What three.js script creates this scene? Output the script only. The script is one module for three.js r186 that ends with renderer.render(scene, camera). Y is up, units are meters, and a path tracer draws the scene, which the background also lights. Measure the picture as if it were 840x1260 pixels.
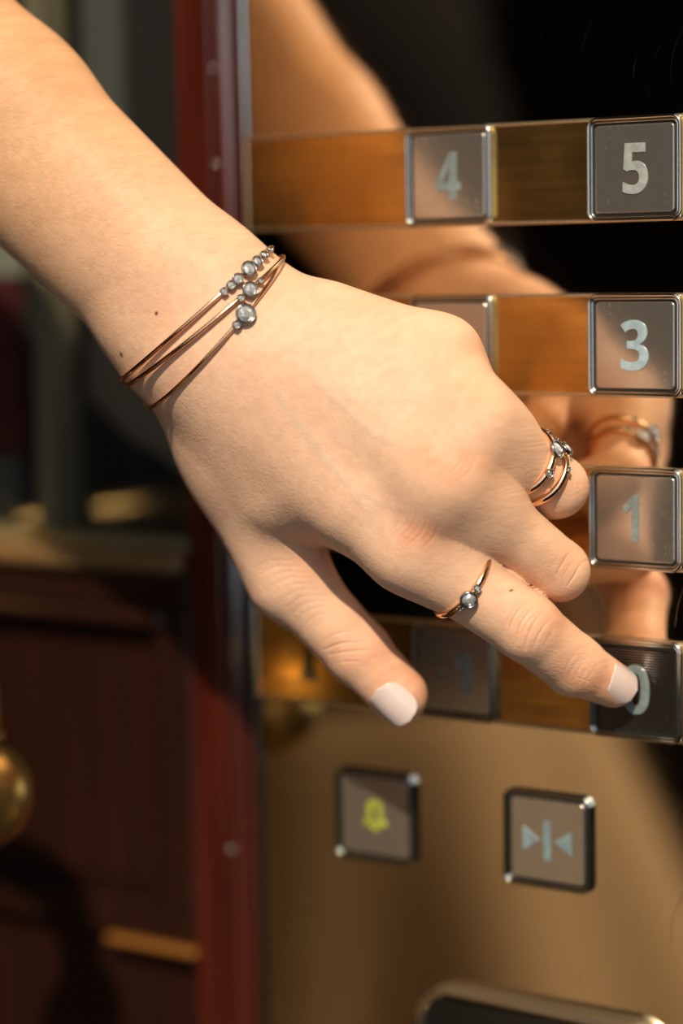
import * as THREE from 'three';
import { RoundedBoxGeometry } from 'three/addons/geometries/RoundedBoxGeometry.js';
import { mergeGeometries } from 'three/addons/utils/BufferGeometryUtils.js';
import { FontLoader } from 'three/addons/loaders/FontLoader.js';
import { TextGeometry } from 'three/addons/geometries/TextGeometry.js';

/* ------------------------------------------------------------------ camera, sky, sun, exposure */
const scene = new THREE.Scene();
const renderer = new THREE.WebGLRenderer({ antialias: true });
renderer.toneMapping = THREE.LinearToneMapping;
renderer.toneMappingExposure = 0.555;
renderer.shadowMap.enabled = true;
const FOCAL = 2765.3;                                   // pixels, for the 840 x 1260 frame
const camera = new THREE.PerspectiveCamera(2 * Math.atan(630 / FOCAL) * 180 / Math.PI, 840 / 1260, 0.02, 60);
camera.position.set(0.3497, 0.0505, 0.5884);
camera.rotation.set(-0.1106, 0.5859, -0.0175, 'YXZ');
camera.focus = 0.637;
camera.userData.fStop = 2.9;
camera.updateMatrixWorld();
scene.background = new THREE.Color(1.5, 1.7, 1.9);
const SUN = new THREE.Vector3(0.55, 1.02, 1.03).normalize();
const sun = new THREE.DirectionalLight(0xffe9cc, 8.5);
sun.name = 'sun';
sun.position.copy(SUN).multiplyScalar(4);
sun.target.position.set(0, 0, 0);
sun.castShadow = true;
sun.shadow.mapSize.set(4096, 4096);
Object.assign(sun.shadow.camera, { left: -1.2, right: 1.2, top: 1.2, bottom: -1.2, near: 0.5, far: 9 });
scene.add(sun, sun.target);

/* ------------------------------------------------------------------ helpers */
const V = (x, y, z) => new THREE.Vector3(x, y, z);
// a point on the photograph's sight line through (u, v), z metres in front of the panel's face
const P = (u, v, z) => {
  const d = V((u - 420) / FOCAL, -(v - 630) / FOCAL, -1).applyQuaternion(camera.quaternion);
  return d.multiplyScalar((z - camera.position.z) / d.z).add(camera.position);
};
let seed = 7;
const rnd = () => { seed = (seed * 1664525 + 1013904223) >>> 0; return seed / 4294967296; };
const hash = (x, y, s = 0) => { let h = (x * 374761393 + y * 668265263 + s * 1274126177) | 0; h = Math.imul(h ^ (h >>> 13), 1274126177); h ^= h >>> 16; return (h >>> 0) / 4294967296; };
function noise(x, y, s = 0) {
  const xi = Math.floor(x), yi = Math.floor(y), xf = x - xi, yf = y - yi, u = xf * xf * (3 - 2 * xf), v = yf * yf * (3 - 2 * yf);
  const a = hash(xi, yi, s), b = hash(xi + 1, yi, s), c = hash(xi, yi + 1, s), d = hash(xi + 1, yi + 1, s);
  return a + (b - a) * u + (c - a) * v + (a - b - c + d) * u * v;
}
const fbm = (x, y, s = 0, o = 4) => { let t = 0, w = 0.5, n = 0; for (let i = 0; i < o; i++) { t += w * noise(x, y, s + i); n += w; x *= 2.03; y *= 2.03; w *= 0.5; } return t / n; };
const clamp = THREE.MathUtils.clamp, smooth = THREE.MathUtils.smoothstep, lerp = THREE.MathUtils.lerp;
function texture(w, h, f, srgb, wrap = THREE.RepeatWrapping) {
  const data = new Uint8Array(w * h * 4);
  for (let j = 0; j < h; j++) for (let i = 0; i < w; i++) {
    const c = f((i + 0.5) / w, (j + 0.5) / h, i, j), k = (j * w + i) * 4;
    if (typeof c === 'number') data[k] = data[k + 1] = data[k + 2] = clamp(c, 0, 1) * 255;
    else for (let n = 0; n < 3; n++) data[k + n] = clamp(c[n], 0, 1) * 255;
    data[k + 3] = 255;
  }
  const t = new THREE.DataTexture(data, w, h, THREE.RGBAFormat);
  t.wrapS = t.wrapT = wrap; t.magFilter = THREE.LinearFilter; t.minFilter = THREE.LinearMipmapLinearFilter; t.generateMipmaps = true;
  if (srgb) t.colorSpace = THREE.SRGBColorSpace;
  t.needsUpdate = true;
  return t;
}
const taken = {};
function numbered(name) { const n = taken[name] = (taken[name] ?? -1) + 1; return n ? `${name}_${String(n).padStart(3, '0')}` : name; }
function mesh(name, geometry, material, parent, label) {
  const m = new THREE.Mesh(geometry, material);
  m.name = numbered(name); m.castShadow = m.receiveShadow = true;
  if (label) m.userData.label = label;
  (parent ?? scene).add(m);
  return m;
}
function group(name, parent, position) {
  const g = new THREE.Group(); g.name = numbered(name);
  if (position) g.position.copy(position);
  (parent ?? scene).add(g);
  return g;
}
const tag = (o, label, category, grp) => { Object.assign(o.userData, { label, category }); if (grp) o.userData.group = grp; return o; };
const struct = (o) => { o.userData.kind = 'structure'; return o; };
// box from corner to corner with rounded edges and uv in metres
function block(x0, y0, z0, x1, y1, z1, r = 0.0008) {
  const w = x1 - x0, h = y1 - y0, d = z1 - z0;
  const g = r > 0 ? new RoundedBoxGeometry(w, h, d, 2, Math.min(r, w / 2.01, h / 2.01, d / 2.01)) : new THREE.BoxGeometry(w, h, d);
  g.translate((x0 + x1) / 2, (y0 + y1) / 2, (z0 + z1) / 2);
  return boxUV(g);
}
function boxUV(g) {
  const p = g.attributes.position, n = g.attributes.normal, uv = new Float32Array(p.count * 2);
  for (let i = 0; i < p.count; i++) {
    const ax = Math.abs(n.getX(i)), ay = Math.abs(n.getY(i)), az = Math.abs(n.getZ(i));
    if (az >= ax && az >= ay) { uv[2 * i] = p.getX(i); uv[2 * i + 1] = p.getY(i); }
    else if (ax >= ay) { uv[2 * i] = p.getZ(i); uv[2 * i + 1] = p.getY(i); }
    else { uv[2 * i] = p.getX(i); uv[2 * i + 1] = p.getZ(i); }
  }
  g.setAttribute('uv', new THREE.BufferAttribute(uv, 2));
  return g;
}
function roundedRect(half, halfY, r) {
  const s = new THREE.Shape(), a = half, b = halfY;
  s.moveTo(-a + r, -b); s.lineTo(a - r, -b); s.absarc(a - r, -b + r, r, -Math.PI / 2, 0);
  s.lineTo(a, b - r); s.absarc(a - r, b - r, r, 0, Math.PI / 2);
  s.lineTo(-a + r, b); s.absarc(-a + r, b - r, r, Math.PI / 2, Math.PI);
  s.lineTo(-a, -b + r); s.absarc(-a + r, -b + r, r, Math.PI, Math.PI * 1.5);
  return s;
}
// a closed frame: profile [[out, z], ...] swept round a rounded rectangle
function frame(half, halfY, r, profile, steps = 10) {
  const base = []; const arc = (cx, cy, a0) => { for (let i = 0; i <= steps; i++) { const a = a0 + Math.PI / 2 * i / steps; base.push([cx, cy, Math.cos(a), Math.sin(a)]); } };
  arc(half - r, halfY - r, 0); arc(-half + r, halfY - r, Math.PI / 2); arc(-half + r, -halfY + r, Math.PI); arc(half - r, -halfY + r, Math.PI * 1.5);
  const n = base.length, m = profile.length, pos = [], idx = [];
  for (const [cx, cy, c, s] of base) for (const [o, z] of profile) pos.push(cx + (r + o) * c, cy + (r + o) * s, z);
  for (let i = 0; i < n; i++) for (let j = 0; j < m; j++) {
    const a = i * m + j, b = ((i + 1) % n) * m + j, c = ((i + 1) % n) * m + (j + 1) % m, d = i * m + (j + 1) % m;
    idx.push(a, b, c, a, c, d);
  }
  const g = new THREE.BufferGeometry();
  g.setAttribute('position', new THREE.Float32BufferAttribute(pos, 3)); g.setIndex(idx); g.computeVertexNormals();
  return boxUV(g);
}
function roundProfile(o0, o1, z0, z1, r, seg = 5) {    // rounded at the two front corners
  const p = [[o1, z0]];
  for (let i = 0; i <= seg; i++) { const a = Math.PI / 2 * i / seg; p.push([o1 - r + r * Math.cos(a), z1 - r + r * Math.sin(a)]); }
  for (let i = 0; i <= seg; i++) { const a = Math.PI / 2 * (1 + i / seg); p.push([o0 + r + r * Math.cos(a), z1 - r + r * Math.sin(a)]); }
  p.push([o0, z0]);
  return p;
}

/* ------------------------------------------------------------------ materials */
const woodMap = texture(512, 1024, (u, v) => {
  const warp = fbm(u * 6, v * 3, 3), g = fbm(u * 60 + warp * 3, v * 4, 11), pore = noise(u * 220, v * 16, 5);
  const t = 0.35 + 0.75 * g - (pore > 0.86 ? 0.25 : 0);
  return [t, t * 0.96, t * 0.92];
}, false);
woodMap.repeat.set(5, 3);
const woodBump = texture(512, 512, (u, v) => 0.5 + 0.5 * (fbm(u * 90, v * 6, 21) - 0.5) - (noise(u * 200, v * 14, 9) > 0.87 ? 0.3 : 0));
woodBump.repeat.set(6, 4);
const wood = (r, g, b, rough = 0.32) => new THREE.MeshPhysicalMaterial({ color: new THREE.Color().setRGB(r, g, b), map: woodMap, bumpMap: woodBump, bumpScale: 0.00012, roughness: rough, clearcoat: 0.6, clearcoatRoughness: 0.18 });
const scratch = (() => {                               // hairline scratches and dust specks on polished metal
  const n = 1024, a = new Float32Array(n * n);
  for (let k = 0; k < 50; k++) {
    let x = rnd() * n, y = rnd() * n; const t = rnd() < 0.6 ? 1.45 + rnd() * 0.3 : rnd() * Math.PI, len = 8 + rnd() * 70, w = 0.25 + rnd() * 0.5;
    let dx = Math.cos(t), dy = Math.sin(t); const bend = (rnd() - 0.5) * 0.03;
    for (let s = 0; s < len; s++) { const i = ((y | 0) & 1023) * n + ((x | 0) & 1023); a[i] = Math.max(a[i], w); x += dx; y += dy; const q = dx; dx = dx * Math.cos(bend) - dy * Math.sin(bend); dy = q * Math.sin(bend) + dy * Math.cos(bend); }
  }
  for (let k = 0; k < 900; k++) a[((rnd() * n) | 0) * n + ((rnd() * n) | 0)] = rnd() * 0.7;
  return a;
})();
const plateRough = texture(1024, 1024, (u, v, i, j) => { const t = 0.035 + 0.035 * fbm(u * 9, v * 9, 4) + scratch[j * 1024 + i] * 0.22; return [t, t, t]; });
plateRough.repeat.set(4, 4);
const M = {};
M.plate = new THREE.MeshPhysicalMaterial({ color: new THREE.Color().setRGB(0.86, 0.74, 0.59), metalness: 1, roughness: 1, roughnessMap: plateRough });
const brassMap = texture(1024, 256, (u, v) => {
  const g = noise(u * 3, v * 190, 2) * 0.5 + noise(u * 7, v * 90, 7) * 0.5, b = fbm(u * 14, v * 5, 31), t = 0.72 + 0.16 * (g - 0.5) + 0.45 * (b - 0.45);
  return [t, t * (0.96 + 0.06 * b), t * (0.88 + 0.2 * (1 - b))];
});
brassMap.repeat.set(6, 12);
const brassRough = texture(512, 256, (u, v) => 0.15 + 0.07 * noise(u * 5, v * 150, 8) + 0.12 * (fbm(u * 10, v * 4, 13) - 0.4));
brassRough.repeat.set(6, 12);
M.brass = new THREE.MeshPhysicalMaterial({ color: new THREE.Color().setRGB(0.74, 0.42, 0.12), map: brassMap, metalness: 0.95, roughness: 1, roughnessMap: brassRough });
M.brassEdge = new THREE.MeshStandardMaterial({ color: new THREE.Color().setRGB(0.82, 0.70, 0.48), metalness: 1, roughness: 0.34 });
M.rim = new THREE.MeshStandardMaterial({ color: new THREE.Color().setRGB(0.82, 0.70, 0.48), metalness: 1, roughness: 0.3 });
M.knob = new THREE.MeshStandardMaterial({ color: new THREE.Color().setRGB(0.74, 0.50, 0.17), metalness: 1, roughness: 0.3 });
M.chrome = new THREE.MeshStandardMaterial({ color: new THREE.Color().setRGB(0.66, 0.67, 0.62), metalness: 1, roughness: 0.14 });
const capRough = texture(512, 512, (u, v, i, j) => 0.15 + 0.06 * fbm(u * 30, v * 30, 17) + scratch[(j * 2) * 1024 + i * 2] * 0.6);
capRough.repeat.set(16, 16);
M.cap = new THREE.MeshStandardMaterial({ color: new THREE.Color().setRGB(0.50, 0.455, 0.40), metalness: 0.86, roughness: 1, roughnessMap: capRough });
M.gasket = new THREE.MeshStandardMaterial({ color: new THREE.Color().setRGB(0.008, 0.010, 0.010), roughness: 0.4 });
const wornMap = texture(256, 256, (u, v) => { const t = 0.72 + 0.5 * (fbm(u * 9, v * 9, 41) - 0.45); return [t, t, t]; });
wornMap.repeat.set(60, 60);
const numeral = (r, g, b) => new THREE.MeshPhysicalMaterial({ color: new THREE.Color().setRGB(r, g, b), map: wornMap, roughness: 0.35, clearcoat: 0.6, clearcoatRoughness: 0.15 });
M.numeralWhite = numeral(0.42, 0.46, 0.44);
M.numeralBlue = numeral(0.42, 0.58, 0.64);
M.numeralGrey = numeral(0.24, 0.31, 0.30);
M.symbol = numeral(0.26, 0.36, 0.38);
M.numeralGreen = numeral(0.42, 0.48, 0.06);
M.black = new THREE.MeshPhysicalMaterial({ color: new THREE.Color().setRGB(0.006, 0.007, 0.007), roughness: 0.18, clearcoat: 0.5, clearcoatRoughness: 0.1 });
M.postRed = wood(0.082, 0.013, 0.007, 0.28);
M.doorWood = wood(0.025, 0.0074, 0.0038, 0.36);
M.brassBead = new THREE.MeshStandardMaterial({ color: new THREE.Color().setRGB(0.34, 0.28, 0.15), metalness: 0.6, roughness: 0.4 });
M.sill = new THREE.MeshStandardMaterial({ color: new THREE.Color().setRGB(0.30, 0.19, 0.085), metalness: 0.6, roughness: 0.42 });
M.strip = new THREE.MeshStandardMaterial({ color: new THREE.Color().setRGB(0.42, 0.17, 0.035), metalness: 0.5, roughness: 0.4 });
M.greyBar = new THREE.MeshStandardMaterial({ color: new THREE.Color().setRGB(0.10, 0.092, 0.055), roughness: 0.5 });
M.greyBoard = new THREE.MeshStandardMaterial({ color: new THREE.Color().setRGB(0.050, 0.058, 0.048), roughness: 0.8 });
M.paleBoard = new THREE.MeshStandardMaterial({ color: new THREE.Color().setRGB(0.16, 0.17, 0.13), roughness: 0.8 });
M.redBoard = new THREE.MeshStandardMaterial({ color: new THREE.Color().setRGB(0.05, 0.006, 0.006), roughness: 0.6 });
M.glass = new THREE.MeshPhysicalMaterial({ color: 0xffffff, transmission: 1, thickness: 0, roughness: 0.02, ior: 1.5 });
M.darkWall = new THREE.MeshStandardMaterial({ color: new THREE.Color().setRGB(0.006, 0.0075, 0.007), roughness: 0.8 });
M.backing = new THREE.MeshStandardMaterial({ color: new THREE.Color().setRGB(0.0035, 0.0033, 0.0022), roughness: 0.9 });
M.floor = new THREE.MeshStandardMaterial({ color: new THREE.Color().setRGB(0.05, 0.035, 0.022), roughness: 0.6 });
M.gold = new THREE.MeshStandardMaterial({ color: new THREE.Color().setRGB(0.95, 0.61, 0.36), metalness: 1, roughness: 0.2 });
M.silver = new THREE.MeshStandardMaterial({ color: new THREE.Color().setRGB(0.40, 0.385, 0.36), metalness: 1, roughness: 0.22 });
M.gem = new THREE.MeshPhysicalMaterial({ color: new THREE.Color().setRGB(0.84, 0.87, 0.90), metalness: 0.6, ior: 2.3, roughness: 0.06, flatShading: true });
M.bead = new THREE.MeshPhysicalMaterial({ color: new THREE.Color().setRGB(0.070, 0.013, 0.009), map: woodMap, roughness: 0.16, ior: 2.2, clearcoat: 1, clearcoatRoughness: 0.06 });

/* ------------------------------------------------------------------ the setting */
const Z0 = -0.0022;                                    // the polished plate; bezel fronts stand at about z = 0
const PL = -0.0752, PR = 0.16, PB = -0.40, PT = 0.36;  // edges of the control panel
const RX = 1.6, RF = -1.2, RC = 2.5, RZ = 1.1;          // room: half width, floor, ceiling, front wall
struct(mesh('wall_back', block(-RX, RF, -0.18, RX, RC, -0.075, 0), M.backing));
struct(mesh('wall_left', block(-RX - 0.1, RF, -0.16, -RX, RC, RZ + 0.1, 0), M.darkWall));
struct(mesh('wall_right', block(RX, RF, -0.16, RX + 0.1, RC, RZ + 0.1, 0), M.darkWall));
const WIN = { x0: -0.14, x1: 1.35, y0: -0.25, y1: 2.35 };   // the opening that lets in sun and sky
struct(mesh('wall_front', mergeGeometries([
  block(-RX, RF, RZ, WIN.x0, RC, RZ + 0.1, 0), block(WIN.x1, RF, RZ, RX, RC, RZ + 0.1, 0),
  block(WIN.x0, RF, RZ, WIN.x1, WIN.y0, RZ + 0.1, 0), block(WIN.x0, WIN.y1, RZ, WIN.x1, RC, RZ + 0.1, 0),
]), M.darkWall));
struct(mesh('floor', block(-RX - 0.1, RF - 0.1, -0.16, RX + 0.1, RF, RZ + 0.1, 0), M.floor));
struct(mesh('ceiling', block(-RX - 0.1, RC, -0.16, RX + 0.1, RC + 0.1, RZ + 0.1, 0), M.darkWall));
struct(mesh('wall_right_of_panel', block(PR, RF, -0.075, RX, RC, -0.004, 0), M.doorWood)).name = 'wall_panelling';

// mahogany post between the door and the control panel, standing a little behind the plate
const ZP = -0.032, ZD = -0.036;                        // faces of the post and of the door
const X = (u, v, z) => P(u, v, z).x, Y = (u, v, z) => P(u, v, z).y;
{
  const t = struct(group('trim_1')), xa = X(212, 0, ZP), xb = X(257, 0, ZP) , rb = 0.0056;
  mesh('post_board', block(xa, RF, -0.09, xb, RC, ZP, 0.0015), M.postRed, t);
  const bead = new THREE.CylinderGeometry(rb, rb, RC - RF, 28, 1); bead.translate(xb + rb, (RC + RF) / 2, ZP - 0.002);
  mesh('post_bead', boxUV(bead), M.bead, t);
  mesh('post_core', block(xb, RF, -0.09, PL + 0.012, RC, ZP - 0.004, 0.0005), M.postRed, t);
  const lip = new THREE.CylinderGeometry(0.0024, 0.0024, RC - RF, 16, 1); lip.translate(xb + 2 * rb + 0.0026, (RC + RF) / 2, ZP - 0.001);
  mesh('post_lip', boxUV(lip), M.chrome, t);
  for (const [u, v] of [[262, 85], [265, 202], [285, 1046]]) { const q = new THREE.SphereGeometry(0.0011, 14, 10), p = P(u, v, ZP + 0.0036); q.translate(p.x, p.y, p.z); mesh('pin_head', q, M.chrome, t); }
}
// the wooden door left of the post: window above, raised panel below
{
  const d = struct(group('door_1')), x1 = X(212, 0, ZD) - 0.0004, x0 = -0.66;
  const y = (v) => Y(120, v, ZD), box = (name, va, vb, za, zb, m, r = 0.001, xa = x0, xb = x1) => mesh(name, block(xa, y(vb), za, xb, y(va), zb, r), m, d);
  const top = 1.05;
  mesh('glass_pane', block(x0, y(662), ZD - 0.0175, x1, top, ZD - 0.016, 0), M.glass, d);
  box('window_bead', 661, 673, ZD - 0.021, ZD - 0.002, M.brassBead, 0.0012);
  box('window_sill', 675, 698, -0.062, ZD + 0.004, M.sill, 0.002);
  mesh('glazing_bar', block(X(32, 500, ZD), y(661), ZD - 0.021, X(53, 500, ZD), top, ZD - 0.004, 0.0018), M.greyBar, d);
  box('lock_rail', 699, 745, -0.073, ZD - 0.002, M.doorWood);
  box('panel_moulding', 746, 768, -0.064, ZD + 0.002, M.doorWood, 0.0025, x0, X(203, 770, ZD));
  box('raised_panel', 769, 1090, -0.064, ZD - 0.008, M.doorWood, 0.002, x0, X(187, 900, ZD));
  mesh('door_stile', block(X(188, 900, ZD), y(1104), -0.073, x1, y(746), ZD - 0.001, 0.0015), M.doorWood, d);
  box('panel_moulding', 1091, 1104, -0.064, ZD - 0.010, M.doorWood, 0.001, x0, X(187, 900, ZD));
  box('bottom_rail', 1105, 1146, -0.073, ZD - 0.002, M.doorWood);
  box('window_bead', 1147, 1156, -0.064, ZD + 0.001, M.strip, 0.001, X(131, 1150, ZD), x1);
  box('lower_panel', 1147, 1500, -0.066, ZD - 0.010, M.doorWood);
  mesh('kick_board', block(x0, RF, -0.073, x1, y(1501), ZD - 0.002, 0.001), M.doorWood, d);
  mesh('door_stile', block(x0 - 0.1, RF, -0.073, x0, top, ZD, 0.001), M.doorWood, d);
  mesh('top_rail', block(x0 - 0.1, top, -0.073, x1, RC, ZD, 0.001), M.doorWood, d);
  // boards seen dimly through the glass
  mesh('backing_board', block(X(102, 60, -0.071), y(300), -0.0745, X(148, 60, -0.071), top, -0.071, 0), M.greyBoard, d);
  mesh('backing_board', block(X(-60, 300, -0.071), y(338), -0.0745, X(26, 300, -0.071), y(200), -0.071, 0), M.paleBoard, d);
  mesh('backing_board', block(X(-60, 620, -0.071), y(664), -0.0745, X(24, 620, -0.071), y(582), -0.071, 0), M.greyBoard, d);
  mesh('backing_board', block(X(-60, 400, -0.071), y(575), -0.0745, X(24, 450, -0.071), y(340), -0.071, 0), M.redBoard, d);
}
// brass lever handle: an upright neck with a ball end, bent back to the door
{
  const k = P(-29, 978, 0.078), g = tag(group('door_handle', scene, k), 'brass lever handle whose round ball end shows at the left edge', 'door handle');
  const pts = [];
  for (let i = 0; i <= 24; i++) { const t = -Math.PI / 2 + Math.PI * 0.88 * i / 24; pts.push(new THREE.Vector2(Math.max(0.0180 * Math.cos(t), 0.00001), 0.0180 * Math.sin(t))); }
  pts.push(new THREE.Vector2(0.0098, 0.0175), new THREE.Vector2(0.0098, 0.0195), new THREE.Vector2(0.0086, 0.0200));
  mesh('ball_end', new THREE.LatheGeometry(pts, 48), M.knob, g);
  const path = new THREE.CatmullRomCurve3([V(0, 0.018, 0), V(0, 0.030, 0), V(-0.006, 0.046, 0), V(-0.03, 0.056, 0), V(-0.085, 0.058, 0), V(-0.118, 0.058, -0.012), V(-0.13, 0.058, -0.045), V(-0.132, 0.058, ZD - k.z + 0.003)]);
  mesh('neck', new THREE.TubeGeometry(path, 40, 0.0086, 24), M.knob, g);
  const rose = new THREE.CylinderGeometry(0.017, 0.019, 0.006, 36); rose.rotateX(Math.PI / 2); rose.translate(-0.132, 0.058, ZD - k.z + 0.003);
  mesh('rosette', rose, M.knob, g);
}

/* ------------------------------------------------------------------ the control panel */
const panel = tag(group('control_panel'), 'polished bronze elevator control panel with brass strips and square numbered buttons', 'control panel');
mesh('back_plate', block(PL, PB, -0.06, PR, PT, Z0, 0.0008), M.plate, panel);
const BX = [0, 0.0617], BY = [0.0757, 0.0252, -0.0252, -0.0757];
for (const y of BY) {
  const g = new RoundedBoxGeometry(PR - PL + 0.001, 0.0292, 0.0030, 2, 0.0006); g.translate((PR + PL) / 2 - 0.0003, y, Z0 - 0.0005);
  const strip = mesh('brass_strip', boxUV(g), M.brass, panel);
  for (const e of [-1, 1]) { const c = new THREE.CylinderGeometry(0.0006, 0.0006, PR - PL + 0.001, 10, 1); c.rotateZ(Math.PI / 2); c.translate((PR + PL) / 2 - 0.0003, y + e * 0.01445, Z0 + 0.0006); mesh('strip_edge', c, M.brassEdge, strip); }
  { const c = new THREE.CylinderGeometry(0.0006, 0.0006, 0.0292, 10, 1); c.translate(PL - 0.0004, y, Z0 + 0.0006); mesh('strip_edge', c, M.brassEdge, strip); }
}
const bezelG = mergeGeometries([frame(0.0138, 0.0138, 0.0020, roundProfile(0.00015, 0.0012, -0.003, 0.0004, 0.0005), 8), frame(0.0138, 0.0138, 0.0020, roundProfile(-0.0006, 0.00005, -0.003, -0.0001, 0.0003), 8)]);
const gasketG = block(-0.0136, -0.0136, -0.003, 0.0136, 0.0136, -0.0009, 0);
const capShape = new THREE.ExtrudeGeometry(roundedRect(0.01215, 0.01215, 0.0010), { depth: 0.0012, bevelEnabled: true, bevelThickness: 0.0005, bevelSize: 0.00045, bevelSegments: 4, curveSegments: 8 });
capShape.translate(0, 0, -0.0020);
boxUV(capShape);
const font = await new FontLoader().loadAsync('fonts/droid/droid_sans_bold.typeface.json');
function glyph(text, size, sx = 0.9) {
  const g = new TextGeometry(text, { font, size, depth: 0.0003, curveSegments: 10, bevelEnabled: true, bevelThickness: 0.0002, bevelSize: 0.00012, bevelSegments: 2 });
  g.computeBoundingBox(); const b = g.boundingBox;
  g.translate(-(b.min.x + b.max.x) / 2, -(b.min.y + b.max.y) / 2, 0); g.scale(sx, 1, 1);
  return boxUV(g);
}
function solid(shape) { return boxUV(new THREE.ExtrudeGeometry(shape, { depth: 0.0003, bevelEnabled: true, bevelThickness: 0.0002, bevelSize: 0.00012, bevelSegments: 2, curveSegments: 16 })); }
const tri = (pts) => { const s = new THREE.Shape(); pts.forEach(([x, y], i) => i ? s.lineTo(x, y) : s.moveTo(x, y)); s.closePath(); return s; };
function button(x, y, signs, label, dz = 0, sink = 0) {
  const b = group('elevator_button', panel, V(x, y, 0.0004 - sink));
  b.userData.label = label;
  mesh('bezel', bezelG, M.chrome, b);
  mesh('gasket', gasketG, M.gasket, b);
  const c = mesh('button_cap', capShape, M.cap, b); c.position.z = dz;
  for (const [name, g, m, px, py] of signs) { const s = mesh(name, g, m, b); s.position.set(px ?? 0, py ?? 0, dz - 0.00045); }
}
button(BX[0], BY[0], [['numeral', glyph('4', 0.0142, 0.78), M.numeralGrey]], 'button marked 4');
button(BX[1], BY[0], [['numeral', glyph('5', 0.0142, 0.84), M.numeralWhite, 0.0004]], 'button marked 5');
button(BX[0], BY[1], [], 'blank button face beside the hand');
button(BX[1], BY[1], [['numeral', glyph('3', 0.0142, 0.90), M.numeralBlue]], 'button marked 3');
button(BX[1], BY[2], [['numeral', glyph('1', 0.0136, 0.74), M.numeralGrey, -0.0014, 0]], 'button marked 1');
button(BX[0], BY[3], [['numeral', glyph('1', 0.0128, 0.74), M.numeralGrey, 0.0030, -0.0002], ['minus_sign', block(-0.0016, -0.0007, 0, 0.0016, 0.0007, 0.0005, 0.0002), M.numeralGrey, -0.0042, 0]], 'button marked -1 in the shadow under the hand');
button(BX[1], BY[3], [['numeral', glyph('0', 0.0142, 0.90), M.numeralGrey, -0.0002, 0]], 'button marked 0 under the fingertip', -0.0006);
{
  const bell = new THREE.Shape(); const B = [[-0.0044, -0.0024], [-0.0030, -0.0012], [-0.0030, 0.0022], [-0.0022, 0.0040], [0, 0.0048], [0.0022, 0.0040], [0.0030, 0.0022], [0.0030, -0.0012], [0.0044, -0.0024], [0.0044, -0.0036], [0.0016, -0.0038], [0.0012, -0.0054], [-0.0012, -0.0054], [-0.0016, -0.0038], [-0.0044, -0.0036]];
  B.forEach(([x, y], i) => i ? bell.lineTo(x, y) : bell.moveTo(x, y)); bell.closePath();
  const hole = new THREE.Path(); [[-0.0011, -0.0022], [0.0011, -0.0022], [0.0010, 0.0016], [0, 0.0027], [-0.0010, 0.0016]].forEach(([x, y], i) => i ? hole.lineTo(x, y) : hole.moveTo(x, y)); hole.closePath(); bell.holes.push(hole);
  button(-0.0306, -0.1251, [['bell_symbol', solid(bell), M.numeralGreen, 0, 0.0006]], 'alarm button with a yellow-green bell', 0, 0.0010);
}
button(0.0314, -0.1251, [
  ['arrow_symbol', solid(tri([[-0.0082, 0.0037], [-0.0082, -0.0037], [-0.0026, 0]])), M.symbol],
  ['bar_symbol', block(-0.0012, -0.0062, 0, 0.0012, 0.0062, 0.0005, 0.0002), M.symbol],
  ['arrow_symbol', solid(tri([[0.0082, 0.0037], [0.0026, 0], [0.0082, -0.0037]])), M.symbol]], 'door-closing button with two arrows and a bar', 0, 0.0010);
{
  // keyhole slot in the lowest brass strip
  const s = new THREE.Shape(); const K = P(377, 838, 0), h = 0.0075;
  s.moveTo(-0.0034, -h); s.lineTo(0.0036, -h); s.quadraticCurveTo(0.0012, -0.001, 0.0010, 0.004); s.absarc(0, 0.006, 0.0024, -1.1, Math.PI + 1.1); s.quadraticCurveTo(-0.0012, -0.001, -0.0034, -h);
  const g = new THREE.ExtrudeGeometry(s, { depth: 0.0003, bevelEnabled: false }); g.translate(K.x, K.y + h, Z0 + 0.0009);
  mesh('keyhole', boxUV(g), M.black, panel);
}
{
  // dark recess with a polished rim at the foot of the picture
  const a = P(516, 1205, 0), b = P(822, 1240, 0), hx = (b.x - a.x) / 2, hy = 0.030;
  const r = group('handset_recess', panel, V((a.x + b.x) / 2, a.y - hy, Z0)); r.userData.label = 'dark recess with a polished rounded metal rim';
  mesh('rim', frame(hx, hy, 0.012, roundProfile(-0.0036, 0, -0.001, 0.0068, 0.0026), 14), M.rim, r);
  const back = new THREE.ExtrudeGeometry(roundedRect(hx - 0.0032, hy - 0.0032, 0.0090), { depth: 0.0045, bevelEnabled: true, bevelSize: 0.0003, bevelThickness: 0.0006, bevelSegments: 2 });
  mesh('recess', boxUV(back), M.black, r);
}

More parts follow.
